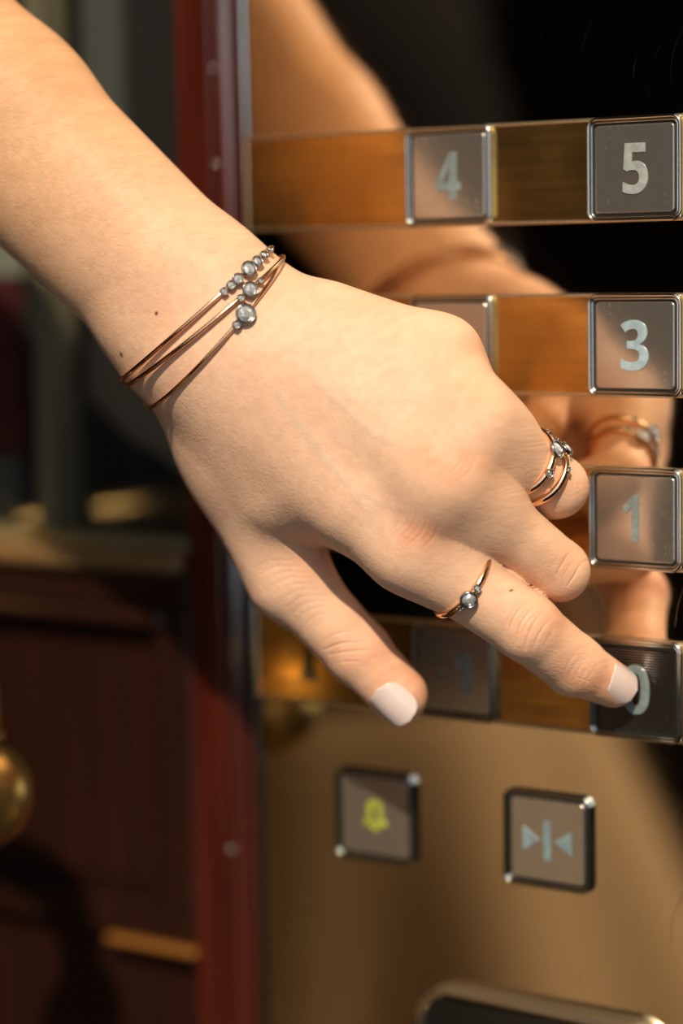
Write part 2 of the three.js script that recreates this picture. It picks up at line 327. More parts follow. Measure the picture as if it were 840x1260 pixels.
/* ------------------------------------------------------------------ the person: signed distance field */
const smin = (a, b, k) => { const h = Math.max(k - Math.abs(a - b), 0) / k; return Math.min(a, b) - h * h * k * 0.25; };
const bone = (a, b, ra, rb) => { const d = b.clone().sub(a), l2 = d.lengthSq(); return { ax: a.x, ay: a.y, az: a.z, dx: d.x, dy: d.y, dz: d.z, i: 1 / Math.max(l2, 1e-12), ra, dr: rb - ra }; };
const dist = (o, x, y, z) => {
  const px = x - o.ax, py = y - o.ay, pz = z - o.az;
  const t = clamp((px * o.dx + py * o.dy + pz * o.dz) * o.i, 0, 1);
  return Math.hypot(px - o.dx * t, py - o.dy * t, pz - o.dz * t) - o.ra - o.dr * t;
};
const J = {
  wristU: P(253, 349, 0.066), wristR: P(210, 396, 0.065), armU: P(19, 128, 0.079), armR: P(-17, 167, 0.078),
  i0: P(506, 671, 0.051), i1: P(648, 772, 0.033), i2: P(705, 818, 0.018), i3: P(754, 843, 0.0062),
  m0: P(548, 588, 0.0525), m1: P(687, 702, 0.020), m2: P(606, 712, 0.0108), m3: P(552, 690, 0.016),
  r0: P(580, 521, 0.0462), r1: P(685, 599, 0.018), r2: P(604, 632, 0.0105), r3: P(552, 630, 0.016),
  p0: P(544, 440, 0.038), p1: P(594, 530, 0.0165), p2: P(572, 556, 0.0105), p3: P(540, 566, 0.015),
  t0: P(285, 545, 0.054), t1: P(356, 711, 0.046), t2: P(440, 802, 0.037), t3: P(491, 855, 0.032),
};
const mix = (a, b, t, dz = 0) => a.clone().lerp(b, t).add(V(0, 0, dz));
const elbow = V(-0.226, 0.230, 0.115), shoulder = V(-0.405, 0.235, 0.40);
const palmBones = [
  bone(J.wristU, J.armU, 0.0174, 0.0205), bone(J.wristR, J.armR, 0.0166, 0.0214), bone(mix(J.wristU, J.wristR, 0.5, 0.0012), mix(J.armU, J.armR, 0.5, 0.0012), 0.0172, 0.0215),
  bone(J.armU, elbow, 0.0203, 0.027), bone(J.armR, elbow, 0.0214, 0.030),
  bone(J.wristR, J.t0, 0.0162, 0.0144), bone(J.t0, J.t1, 0.0144, 0.0108),
  bone(P(270, 420, 0.064), J.i0, 0.0160, 0.0112), bone(P(285, 410, 0.066), J.m0, 0.0160, 0.0106),
  bone(P(295, 395, 0.064), J.r0, 0.0150, 0.0102), bone(P(300, 388, 0.060), J.p0, 0.0140, 0.0090),
  bone(J.wristU, P(300, 388, 0.060), 0.0160, 0.0128), bone(J.wristR, P(270, 420, 0.064), 0.0164, 0.0160),
  bone(P(405, 408, 0.055), P(505, 436, 0.044), 0.0112, 0.0100),
  bone(P(330, 500, 0.052), P(505, 575, 0.042), 0.017, 0.013), bone(P(330, 440, 0.050), P(520, 500, 0.036), 0.014, 0.012),
  bone(P(310, 580, 0.052), P(450, 640, 0.047), 0.0135, 0.0105),
  bone(P(240, 430, 0.066), P(345, 600, 0.058), 0.0160, 0.0115), bone(P(270, 440, 0.066), P(430, 615, 0.058), 0.0165, 0.0110),
  bone(J.i0, J.m0, 0.0106, 0.0100), bone(J.m0, J.r0, 0.0096, 0.0092), bone(J.r0, J.p0, 0.0090, 0.0084),
  bone(mix(J.i0, J.i1, 0.32, -0.003), mix(J.m0, J.m1, 0.30, -0.002), 0.0078, 0.0076), bone(mix(J.m0, J.m1, 0.28, -0.003), mix(J.r0, J.r1, 0.28, -0.003), 0.0068, 0.0064),
  bone(mix(J.r0, J.r1, 0.22, -0.004), mix(J.p0, J.p1, 0.3, -0.002), 0.0056, 0.0050),
];
const upperBones = [bone(elbow, shoulder, 0.033, 0.047)];
const fingers = [
  { b: [bone(J.i0, J.i1, 0.0112, 0.0096), bone(J.i1, J.i2, 0.0095, 0.0089), bone(J.i2, J.i3, 0.0087, 0.0066)], k: 0.007 },
  { b: [bone(J.m0, J.m1, 0.0102, 0.0088), bone(J.m1, J.m2, 0.0084, 0.0076), bone(J.m2, J.m3, 0.0075, 0.0062)], k: 0.007 },
  { b: [bone(J.r0, J.r1, 0.0096, 0.0090), bone(J.r1, J.r2, 0.0082, 0.0074), bone(J.r2, J.r3, 0.0072, 0.0060)], k: 0.007 },
  { b: [bone(J.p0, J.p1, 0.0086, 0.0072), bone(J.p1, J.p2, 0.0068, 0.0062), bone(J.p2, J.p3, 0.0061, 0.0054)], k: 0.006 },
  { b: [bone(J.t0, J.t1, 0.0120, 0.0110), bone(J.t1, J.t2, 0.0108, 0.0097), bone(J.t2, J.t3, 0.0095, 0.0084)], k: 0.008 },
];
function field(palm, upper, digits) {
  return (x, y, z) => {
    let p = 1;
    for (const o of palm) p = smin(p, dist(o, x, y, z), 0.011);
    for (const o of upper) p = smin(p, dist(o, x, y, z), 0.03);
    let d = p, all = 1;
    for (const f of digits) {
      let c = 1;
      for (const o of f.b) c = smin(c, dist(o, x, y, z), 0.0022);
      all = smin(all, c, 0.0016);
      d = Math.min(d, smin(p, c, f.k), all);
    }
    return d;
  };
}
const skin = field(palmBones, upperBones, fingers);
// the same field with only the bones that matter within r of a point
skin.near = (x, y, z, r) => {
  const far = Math.abs(skin(x, y, z)) + 2 * r + 0.03, ok = (o) => dist(o, x, y, z) < far;
  return field(palmBones.filter(ok), upperBones.filter(ok), fingers.map((f) => ({ b: f.b.filter(ok), k: f.k })).filter((f) => f.b.length));
};
const E = 2e-4;
function gradient(f, x, y, z, out) {
  out.set(f(x + E, y, z) - f(x - E, y, z), f(x, y + E, z) - f(x, y - E, z), f(x, y, z + E) - f(x, y, z - E));
  return out.normalize();
}
// surface nets over the blocks that the surface runs through
function netMesh(f, lo, hi, cell, slack = 1.15) {
  const B = 8, S = B * cell, nb = [0, 1, 2].map((i) => Math.ceil((hi.getComponent(i) - lo.getComponent(i)) / S));
  const KX = nb[0] * B + 2, KY = nb[1] * B + 2, key = (i, j, k) => (k * KY + j) * KX + i;
  const ids = new Map(), pos = [], own = [], quads = [], N = B + 2, val = new Float32Array(N * N * N), half = S * 0.8661 * slack + cell * 1.8;
  const active = [];
  for (let c = 0; c < nb[2]; c++) for (let b = 0; b < nb[1]; b++) for (let a = 0; a < nb[0]; a++)
    if (Math.abs(f(lo.x + (a + 0.5) * S, lo.y + (b + 0.5) * S, lo.z + (c + 0.5) * S)) < half) active.push([a, b, c]);
  const corner = [[0, 0, 0], [1, 0, 0], [0, 1, 0], [1, 1, 0], [0, 0, 1], [1, 0, 1], [0, 1, 1], [1, 1, 1]];
  const edges = [[0, 1], [2, 3], [4, 5], [6, 7], [0, 2], [1, 3], [4, 6], [5, 7], [0, 4], [1, 5], [2, 6], [3, 7]];
  const at = (i, j, k) => val[(k * N + j) * N + i];
  const whole = f;
  for (const [a, b, c] of active) {
    const r = S * 0.8661 + cell * 4; f = whole.near ? whole.near(lo.x + (a + 0.5) * S, lo.y + (b + 0.5) * S, lo.z + (c + 0.5) * S, r) : whole;
    const I = a * B, Jj = b * B, K = c * B;
    for (let k = 0; k < N; k++) for (let j = 0; j < N; j++) for (let i = 0; i < N; i++) val[(k * N + j) * N + i] = f(lo.x + (I + i) * cell, lo.y + (Jj + j) * cell, lo.z + (K + k) * cell);
    // one vertex in every cell that the surface cuts, the ring of cells beyond the block's far faces too
    for (let k = 0; k <= B; k++) for (let j = 0; j <= B; j++) for (let i = 0; i <= B; i++) {
      let m = 0; const v = [];
      for (let n = 0; n < 8; n++) { const q = at(i + corner[n][0], j + corner[n][1], k + corner[n][2]); v.push(q); if (q < 0) m |= 1 << n; }
      if (m === 0 || m === 255) continue;
      const id = key(I + i, Jj + j, K + k);
      if (ids.has(id)) continue;
      let x = 0, y = 0, z = 0, n = 0;
      for (const [p, q] of edges) if ((v[p] < 0) !== (v[q] < 0)) {
        const t = v[p] / (v[p] - v[q]), A = corner[p], C = corner[q];
        x += A[0] + (C[0] - A[0]) * t; y += A[1] + (C[1] - A[1]) * t; z += A[2] + (C[2] - A[2]) * t; n++;
      }
      ids.set(id, pos.length / 3); own.push(f);
      pos.push(lo.x + (I + i + x / n) * cell, lo.y + (Jj + j + y / n) * cell, lo.z + (K + k + z / n) * cell);
    }
    for (let k = 1; k <= B; k++) for (let j = 1; j <= B; j++) for (let i = 1; i <= B; i++) {
      const s = at(i, j, k) < 0, g = [I + i, Jj + j, K + k];
      for (let ax = 0; ax < 3; ax++) {
        const e = [0, 0, 0]; e[ax] = 1;
        if (s === at(i + e[0], j + e[1], k + e[2]) < 0) continue;
        const u = (ax + 1) % 3, w = (ax + 2) % 3, c0 = [...g], c1 = [...g], c2 = [...g], c3 = [...g];
        c1[u]--; c2[u]--; c2[w]--; c3[w]--;
        const q = [c0, c1, c2, c3].map((t) => key(...t));
        quads.push(s ? q : [q[0], q[3], q[2], q[1]]);
      }
    }
  }
  const idx = [];
  for (const q of quads) { const [a, b, c, d] = q.map((t) => ids.get(t)); if (a === undefined || b === undefined || c === undefined || d === undefined) continue; idx.push(a, b, c, a, c, d); }
  const nor = new Float32Array(pos.length), n = V(0, 0, 0);
  for (let i = 0; i < pos.length; i += 3) {
    f = own[i / 3];
    for (let it = 0; it < 2; it++) { const q = f(pos[i], pos[i + 1], pos[i + 2]); gradient(f, pos[i], pos[i + 1], pos[i + 2], n); const s = clamp(q, -cell, cell) * 0.8; pos[i] -= n.x * s; pos[i + 1] -= n.y * s; pos[i + 2] -= n.z * s; }
    gradient(f, pos[i], pos[i + 1], pos[i + 2], n); nor[i] = n.x; nor[i + 1] = n.y; nor[i + 2] = n.z;
  }
  const g = new THREE.BufferGeometry();
  g.setAttribute('position', new THREE.Float32BufferAttribute(pos, 3));
  g.setAttribute('normal', new THREE.BufferAttribute(nor, 3));
  g.setIndex(idx);
  return g;
}
// where a ray from o along d first meets the skin
function march(o, d, t = 0, far = 1) {
  for (let i = 0; i < 200 && t < far; i++) { const q = skin(o.x + d.x * t, o.y + d.y * t, o.z + d.z * t); if (Math.abs(q) < 2e-5) break; t += q * 0.8; }
  return V(o.x + d.x * t, o.y + d.y * t, o.z + d.z * t);
}
const onSkin = (u, v) => march(camera.position, P(u, v, 0).sub(camera.position).normalize(), 0.4);

const digitField = (k) => (x, y, z) => { let c = 1; for (const o of fingers[k].b) c = smin(c, dist(o, x, y, z), 0.0022); return c - 0.0002; };
const outward = (o, d, t = 0, f = skin) => { for (let i = 0; i < 60; i++) { const q = f(o.x + d.x * t, o.y + d.y * t, o.z + d.z * t); if (Math.abs(q) < 1e-5) break; t -= q * 0.85; } return t; };
const pixel = (p) => { const q = p.clone().project(camera); return [(q.x + 1) * 420, (1 - q.y) * 630]; };

const person = tag(group('person'), 'bare left forearm and hand with pale polished nails, index finger pressing the lowest right button', 'person');
const bodyG = netMesh(skin, V(-0.47, -0.105, -0.002), V(0.085, 0.30, 0.47), 0.00085);
// the skin's flat map: x and y of the back of the hand, 0.30 m to the picture
const UX = 0.21, UY = 0.11, US = 0.30, TN = 2048;
{
  const p = bodyG.attributes.position, uv = new Float32Array(p.count * 2);
  for (let i = 0; i < p.count; i++) { uv[2 * i] = (p.getX(i) + UX) / US; uv[2 * i + 1] = (p.getY(i) + UY) / US; }
  bodyG.setAttribute('uv', new THREE.BufferAttribute(uv, 2));
}
{
  const relief = new Float32Array(TN * TN), flush = new Float32Array(TN * TN), hair = new Float32Array(TN * TN), T = TN / US;
  const texel = (u, v) => { const p = onSkin(u, v); return [(p.x + UX) * T, (p.y + UY) * T]; };
  // a furrow through pixels of the photograph, width and depth in millimetres
  function furrow(points, width, depth, arr = relief) {
    const q = points.map(([u, v]) => V(...texel(u, v), 0)), c = new THREE.CatmullRomCurve3(q), n = 60, w = width * T / 1000;
    for (let i = 0; i <= n; i++) {
      const p = c.getPoint(i / n), e = depth * Math.pow(Math.sin(Math.PI * (0.08 + 0.84 * i / n)), 0.6), R = Math.ceil(w * 2.5);
      for (let y = -R; y <= R; y++) for (let x = -R; x <= R; x++) {
        const X = Math.round(p.x) + x, Y = Math.round(p.y) + y; if (X < 0 || Y < 0 || X >= TN || Y >= TN) continue;
        const d2 = (X - p.x) ** 2 + (Y - p.y) ** 2, g = e * Math.exp(-d2 / (w * w)), k = Y * TN + X;
        if (g > arr[k]) arr[k] = g;
      }
    }
  }
  // knuckle folds of the index finger
  furrow([[626, 788], [630, 764], [644, 744]], 0.35, 0.22); furrow([[634, 796], [640, 770], [655, 748]], 0.4, 0.30);
  furrow([[645, 800], [652, 776], [666, 754]], 0.35, 0.29); furrow([[656, 798], [664, 778], [674, 764]], 0.35, 0.26); furrow([[640, 782], [650, 764], [660, 756]], 0.3, 0.20);
  furrow([[668, 796], [676, 782], [680, 772]], 0.3, 0.14); furrow([[620, 776], [628, 756], [638, 744]], 0.3, 0.12);
  for (const [u, v] of [[704, 822], [710, 826], [717, 830], [724, 832], [698, 818]]) furrow([[u - 5, v + 12], [u, v], [u + 10, v - 14]], 0.25, 0.10);
  furrow([[716, 812], [730, 826], [738, 834]], 0.25, 0.13); furrow([[708, 834], [722, 838], [732, 848]], 0.25, 0.13);
  // middle and ring fingers
  furrow([[684, 708], [692, 692], [702, 679]], 0.22, 0.22); furrow([[697, 722], [706, 708], [716, 692]], 0.24, 0.26); furrow([[690, 714], [698, 700], [707, 688]], 0.2, 0.10);
  furrow([[676, 700], [686, 684], [696, 668]], 0.2, 0.08); furrow([[704, 572], [713, 590], [713, 612]], 0.25, 0.14); furrow([[696, 566], [705, 586], [704, 612]], 0.2, 0.10); furrow([[713, 576], [719, 592], [718, 606]], 0.2, 0.12);
  // thumb
  furrow([[398, 800], [420, 792], [452, 790]], 0.4, 0.36); furrow([[404, 806], [428, 802], [456, 800]], 0.35, 0.3); furrow([[414, 816], [430, 814], [444, 814]], 0.3, 0.24); furrow([[394, 792], [414, 780], [440, 776]], 0.3, 0.16);
  for (let i = 0; i < 10; i++) { const o = i * 9; furrow([[312 + o * 0.75, 700 + o * 0.9], [335 + o * 0.7, 690 + o * 0.82], [362 + o * 0.7, 690 + o * 0.8]], 0.35, 0.10); }
  furrow([[352, 660], [370, 672], [390, 688]], 0.6, 0.35); furrow([[346, 668], [362, 680], [378, 694]], 0.4, 0.2);
  // knuckles of the fist, wrist lines, tendons and veins in low relief
  for (const [u, v] of [[515, 655], [560, 572], [572, 486]]) for (let i = -3; i <= 3; i++) furrow([[u - 16 + i * 7, v + 10 + i * 3], [u - 4 + i * 7, v - 2 + i * 3], [u + 4 + i * 7, v - 20 + i * 3]], 0.3, 0.10 + 0.05 * (i & 1));
  const vein = new Float32Array(TN * TN);
  furrow([[360, 440], [420, 500], [470, 540], [512, 552]], 1.3, 1, vein); furrow([[420, 500], [450, 470], [500, 450], [545, 470]], 1.1, 0.8, vein);
  furrow([[330, 470], [380, 540], [430, 600], [462, 640]], 1.3, 0.9, vein); furrow([[430, 600], [470, 620], [500, 628]], 1.0, 0.6, vein); furrow([[250, 200], [265, 260], [270, 310]], 1.6, 0.5, vein);
  // flushed skin over joints
  for (const [u, v, r, a] of [[515, 658, 24, 1.0], [560, 576, 24, 1.1], [575, 490, 22, 0.5], [582, 425, 20, 0.5], [652, 770, 28, 0.6], [715, 825, 28, 0.6], [705, 690, 24, 0.5], [710, 595, 20, 0.4], [735, 850, 22, 0.6], [430, 800, 34, 0.5], [480, 835, 34, 0.7], [505, 850, 20, 0.6], [530, 560, 18, 0.5], [380, 690, 20, 0.6], [510, 555, 20, 0.4], [200, 390, 20, 0.3]]) {
    const [cx, cy] = texel(u, v), R = r * 0.00024 * T;
    for (let y = -2.4 * R | 0; y < 2.4 * R; y++) for (let x = -2.4 * R | 0; x < 2.4 * R; x++) { const X = Math.round(cx + x), Y = Math.round(cy + y); if (X >= 0 && Y >= 0 && X < TN && Y < TN) flush[Y * TN + X] += a * Math.exp(-(x * x + y * y) / (R * R)) * (0.6 + 0.8 * noise(X * 0.05, Y * 0.05, 77)); }
  }
  // small marks and fine arm hair
  for (const [u, v, r] of [[192, 386, 0.5], [149, 437, 0.6], [628, 727, 0.25], [140, 440, 0.3]]) { const [cx, cy] = texel(u, v), R = r * T / 1000; for (let y = -8; y <= 8; y++) for (let x = -8; x <= 8; x++) hair[Math.round(cy + y) * TN + Math.round(cx + x)] += 1.3 * Math.exp(-(x * x + y * y) / (R * R)); }
  for (let k = 0; k < 2600; k++) {
    const t = rnd(), w = (rnd() - 0.5) * 0.055, x0 = -0.19 + 0.16 * t, y0 = 0.178 - 0.155 * t;
    let x = (x0 + UX + w * 0.7) * T, y = (y0 + UY + w * 0.7) * T, a = 0.55 + (rnd() - 0.5) * 1.1 - t * 0.5; const n = 10 + rnd() * 34, m = (0.05 + 0.16 * rnd()) * (t < 0.9 ? 1 : 0.5), bend = (rnd() - 0.5) * 0.04;
    for (let i = 0; i < n; i++) { const X = x | 0, Y = y | 0; if (X >= 0 && Y >= 0 && X < TN && Y < TN) hair[Y * TN + X] = Math.max(hair[Y * TN + X], m * (1 - i / n)); x += Math.cos(a); y += Math.sin(a); a += bend; }
  }
  const colour = texture(TN, TN, (u, v, i, j) => {
    const k = j * TN + i, a = fbm(u * 26, v * 26, 51, 3) - 0.5, b = fbm(u * 150, v * 150, 61, 2) - 0.5, f = clamp(flush[k], 0, 1), h = hair[k], ve = vein[k] * 0.05;
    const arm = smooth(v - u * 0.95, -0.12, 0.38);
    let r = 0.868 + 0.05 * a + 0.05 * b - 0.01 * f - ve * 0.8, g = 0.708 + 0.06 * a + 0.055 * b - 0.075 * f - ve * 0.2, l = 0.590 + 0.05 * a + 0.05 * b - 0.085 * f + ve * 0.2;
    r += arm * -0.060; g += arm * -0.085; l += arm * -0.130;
    return [r * (1 - 0.5 * h), g * (1 - 0.6 * h), l * (1 - 0.65 * h)];
  }, true, THREE.ClampToEdgeWrapping);
  const bump = texture(TN, TN, (u, v, i, j) => {
    const k = j * TN + i;
    const fine = noise(u * 520, v * 520, 71) * 0.6 + noise(u * 900 + 9, v * 900, 73) * 0.4, mid = fbm(u * 120, v * 120, 75, 2);
    return 0.62 + 0.12 * (fine - 0.5) + 0.05 * (mid - 0.5) - relief[k] + 0.16 * vein[k];
  }, false, THREE.ClampToEdgeWrapping);
  M.skin = new THREE.MeshPhysicalMaterial({ map: colour, bumpMap: bump, bumpScale: 0.0007, roughness: 0.55, specularIntensity: 0.5, sheen: 0.12, sheenRoughness: 0.5, sheenColor: new THREE.Color(1, 0.8, 0.7) });
}

// the rest of the figure, seen only as a blurred reflection in the plate: dark top, tan skirt
{
  const B = (list) => list.map(([a, b, ra, rb]) => bone(V(...a), V(...b), ra, rb));
  const make = (bones, k, fold) => (x, y, z) => { let d = 1; for (const o of bones) d = smin(d, dist(o, x, y, z), k); return fold ? d + fold(x, y, z) : d; };
  const flat = (g) => { g.setAttribute('uv', new THREE.BufferAttribute(new Float32Array(g.attributes.position.count * 2), 2)); return g; };
  const top = make(B([[[-0.42, 0.12, 0.53], [-0.42, -0.19, 0.535], 0.105, 0.125], [[-0.415, 0.12, 0.49], [-0.425, 0.12, 0.58], 0.10, 0.10], [[-0.405, 0.225, 0.42], [-0.44, 0.225, 0.65], 0.056, 0.056], [[-0.405, 0.225, 0.42], [-0.40, 0.235, 0.34], 0.060, 0.056], [[-0.44, 0.225, 0.65], [-0.44, 0.10, 0.70], 0.056, 0.052]]), 0.05);
  const body = make(B([[[-0.42, 0.24, 0.535], [-0.41, 0.36, 0.535], 0.056, 0.052], [[-0.42, 0.44, 0.535], [-0.40, 0.385, 0.535], 0.088, 0.062], [[-0.325, 0.405, 0.535], [-0.318, 0.385, 0.535], 0.008, 0.011], [[-0.335, 0.352, 0.535], [-0.345, 0.345, 0.535], 0.022, 0.024], [[-0.425, 0.405, 0.453], [-0.42, 0.385, 0.453], 0.013, 0.010], [[-0.425, 0.405, 0.617], [-0.42, 0.385, 0.617], 0.013, 0.010],
    [[-0.44, 0.16, 0.70], [-0.44, -0.06, 0.755], 0.043, 0.036], [[-0.44, -0.06, 0.755], [-0.34, -0.25, 0.775], 0.035, 0.026],
    [[-0.42, -0.55, 0.46], [-0.43, -0.72, 0.46], 0.07, 0.052], [[-0.43, -0.72, 0.46], [-0.44, -1.13, 0.46], 0.052, 0.034], [[-0.42, -0.55, 0.61], [-0.43, -0.72, 0.61], 0.07, 0.052], [[-0.43, -0.72, 0.61], [-0.44, -1.13, 0.61], 0.052, 0.034]]), 0.018);
  const hair = make(B([[[-0.435, 0.475, 0.535], [-0.46, 0.42, 0.535], 0.090, 0.092], [[-0.48, 0.42, 0.535], [-0.51, 0.26, 0.535], 0.072, 0.052]]), 0.03);
  // a flared tan skirt with soft folds
  const skirt = (() => {
    const pos = [], idx = [], uv = [], NA = 144, NY = 36;
    for (const inner of [0, 1]) for (let j = 0; j <= NY; j++) for (let i = 0; i < NA; i++) {
      const t = j / NY, yy = -0.195 - 0.53 * t, a = 2 * Math.PI * i / NA, R = 0.158 + 0.31 * Math.pow(t, 0.85) * 0.62 + 0.03 * t, f = 1 + (0.02 + 0.09 * t) * Math.sin(a * 9 + 0.6 * Math.sin(a * 2 + t * 2)) * 0.6 + 0.02 * t * Math.sin(a * 4 + 1);
      const q = R * f - inner * 0.003; pos.push(-0.42 + q * Math.cos(a), yy, 0.535 + q * Math.sin(a)); uv.push(a * 0.2, yy);
    }
    const S = (NY + 1) * NA;
    for (let j = 0; j < NY; j++) for (let i = 0; i < NA; i++) { const p = j * NA + i, q = j * NA + (i + 1) % NA; idx.push(p, q, p + NA, q, q + NA, p + NA, S + p, S + p + NA, S + q, S + q, S + p + NA, S + q + NA); }
    for (let i = 0; i < NA; i++) { const p = NY * NA + i, q = NY * NA + (i + 1) % NA, u = i, w = (i + 1) % NA; idx.push(p, q, S + p, q, S + q, S + p, u, S + u, w, w, S + u, S + w); }
    const g = new THREE.BufferGeometry(); g.setAttribute('position', new THREE.Float32BufferAttribute(pos, 3)); g.setAttribute('uv', new THREE.Float32BufferAttribute(uv, 2)); g.setIndex(idx); g.computeVertexNormals(); return g;
  })();
  M.top = new THREE.MeshPhysicalMaterial({ color: new THREE.Color().setRGB(0.003, 0.003, 0.0035), roughness: 1, specularIntensity: 0.15 });
  M.skirt = new THREE.MeshStandardMaterial({ color: new THREE.Color().setRGB(0.29, 0.195, 0.092), roughness: 0.9 });
  M.hair = new THREE.MeshStandardMaterial({ color: new THREE.Color().setRGB(0.03, 0.016, 0.009), roughness: 0.5 });
  const headG = netMesh(body, V(-0.54, -1.19, 0.38), V(-0.26, 0.56, 0.84), 0.006);
  const p = headG.attributes.position, uv = new Float32Array(p.count * 2);
  for (let i = 0; i < p.count; i++) { uv[2 * i] = (clamp(p.getX(i), -0.2, 0) + UX) / US; uv[2 * i + 1] = (clamp(p.getY(i), 0, 0.18) + UY) / US; }
  headG.setAttribute('uv', new THREE.BufferAttribute(uv, 2));
  mesh('arm_and_body', mergeGeometries([bodyG, headG]), M.skin, person);
  mesh('black_top', flat(netMesh(top, V(-0.58, -0.34, 0.26), V(-0.28, 0.32, 0.80), 0.006)), M.top, person);
  mesh('skirt', skirt, M.skirt, person);
  mesh('hair', flat(netMesh(hair, V(-0.60, 0.18, 0.41), V(-0.32, 0.60, 0.66), 0.006)), M.hair, person);
  for (const z of [0.46, 0.61]) { const g = new THREE.CapsuleGeometry(0.040, 0.15, 6, 16); g.rotateZ(Math.PI / 2); g.scale(1, 0.9, 0.95); g.translate(-0.39, -1.164, z); mesh('shoe', g, M.hair, person); }
}

// finger nails: curved plates on the last joint
M.nail = new THREE.MeshPhysicalMaterial({ color: new THREE.Color().setRGB(0.72, 0.60, 0.56), roughness: 0.25, clearcoat: 0.8, clearcoatRoughness: 0.08 });
function nail(A, B, n0, len, half, back, label) {
  const t = B.clone().sub(A).normalize(), n = n0.clone().addScaledVector(t, -n0.dot(t)).normalize(), b = V(0, 0, 0).crossVectors(t, n);
  const at = (s) => B.clone().addScaledVector(t, s), h0 = outward(at(-back), n), h1 = outward(at(-back + len * 0.55), n), NS = 20, NW = 16, top = [], low = [];
  for (let i = 0; i <= NS; i++) for (let j = 0; j <= NW; j++) {
    const e = i / NS * 2 - 1, shape = Math.pow(1 - Math.pow(Math.abs(e), e < 0 ? 3.2 : 3.6), 1 / 2.6);
    const w = half * (j / NW * 2 - 1) * Math.max(shape, 0.02), s = -back + len * i / NS;
    const R = Math.max(half * 1.08, Math.min(h0, h1) * 0.94), drop = R - Math.sqrt(R * R - w * w), f = i / NS, h = h0 + (h1 - h0) * f / 0.55 - 0.0004 * (f - 0.55) * f / 0.2 * (f > 0.55 ? 0.4 : 0);
    const p = at(s).addScaledVector(b, w).addScaledVector(n, h - drop + 0.00035);
    top.push(p); low.push(p.clone().addScaledVector(n, -0.0009));
  }
  const pos = [], idx = [], W = NW + 1, add = (p) => pos.push(p.x, p.y, p.z);
  top.forEach(add); low.forEach(add); const o = top.length;
  for (let i = 0; i < NS; i++) for (let j = 0; j < NW; j++) { const a = i * W + j; idx.push(a, a + W, a + 1, a + 1, a + W, a + W + 1, o + a, o + a + 1, o + a + W, o + a + 1, o + a + W + 1, o + a + W); }
  const rim = []; for (let j = 0; j < NW; j++) rim.push(j); for (let i = 0; i < NS; i++) rim.push(i * W + NW); for (let j = NW; j > 0; j--) rim.push(NS * W + j); for (let i = NS; i > 0; i--) rim.push(i * W);
  rim.forEach((a, i) => { const c = rim[(i + 1) % rim.length]; idx.push(a, c, o + a, c, o + c, o + a); });
  const g = new THREE.BufferGeometry(); g.setAttribute('position', new THREE.Float32BufferAttribute(pos, 3)); g.setIndex(idx); g.computeVertexNormals();
  return mesh('fingernail', g, M.nail, person, label);
}
const toEye = (p) => camera.position.clone().sub(p).normalize(), camUp = V(0, 1, 0).applyQuaternion(camera.quaternion), camRight = V(1, 0, 0).applyQuaternion(camera.quaternion);
nail(J.i2, J.i3, toEye(J.i3).addScaledVector(camUp, 0.30), 0.0112, 0.0056, 0.0066, 'pale pink nail of the pressing index finger');
nail(J.t2, J.t3, toEye(J.t3).addScaledVector(camUp, -0.55).addScaledVector(camRight, -0.10), 0.0134, 0.0057, 0.0060, 'white nail of the thumb');

/* ------------------------------------------------------------------ bangles and rings */
// the loop in which a plane cuts the skin, let out to a smooth oval
function loop(centre, normal, clear, n = 120, blur = 8, f = skin) {
  const e1 = V(0, 0, 1).addScaledVector(normal, -normal.z).normalize(), e2 = V(0, 0, 0).crossVectors(normal, e1), rho = [];
  for (let i = 0; i < n; i++) { const a = 2 * Math.PI * i / n; rho.push(outward(centre, e1.clone().multiplyScalar(Math.cos(a)).addScaledVector(e2, Math.sin(a)), 0, f)); }
  let r = rho.map((q) => q + clear);
  for (let k = 0; k < 4; k++) { const q = r.map((_, i) => { let t = 0; for (let j = -blur; j <= blur; j++) t += r[(i + j + n) % n]; return t / (2 * blur + 1); }); r = q.map((v, i) => Math.max(v, rho[i] + clear)); }
  for (let k = 0; k < 2; k++) r = r.map((v, i) => (r[(i + n - 1) % n] + v * 2 + r[(i + 1) % n]) / 4);
  const pts = r.map((v, i) => { const a = 2 * Math.PI * i / n; return centre.clone().addScaledVector(e1, v * Math.cos(a)).addScaledVector(e2, v * Math.sin(a)); });
  return { curve: new THREE.CatmullRomCurve3(pts, true), centre, normal };
}
const through = (a, b, c) => V(0, 0, 0).crossVectors(b.clone().sub(a), c.clone().sub(a)).normalize();
function onLoop(L, u, v) {                              // the visible point of a loop nearest to a place in the photograph
  let best = 1e9, at = 0;
  for (let i = 0; i < 720; i++) { const p = L.curve.getPoint(i / 720), o = p.clone().sub(L.centre); if (o.dot(toEye(p)) < -0.001) continue; const [x, y] = pixel(p), d = (x - u) ** 2 + (y - v) ** 2; if (d < best) { best = d; at = i / 720; } }
  return at;
}
const wire = (L, r) => new THREE.TubeGeometry(L.curve, 220, r * 1.2, 10, true);
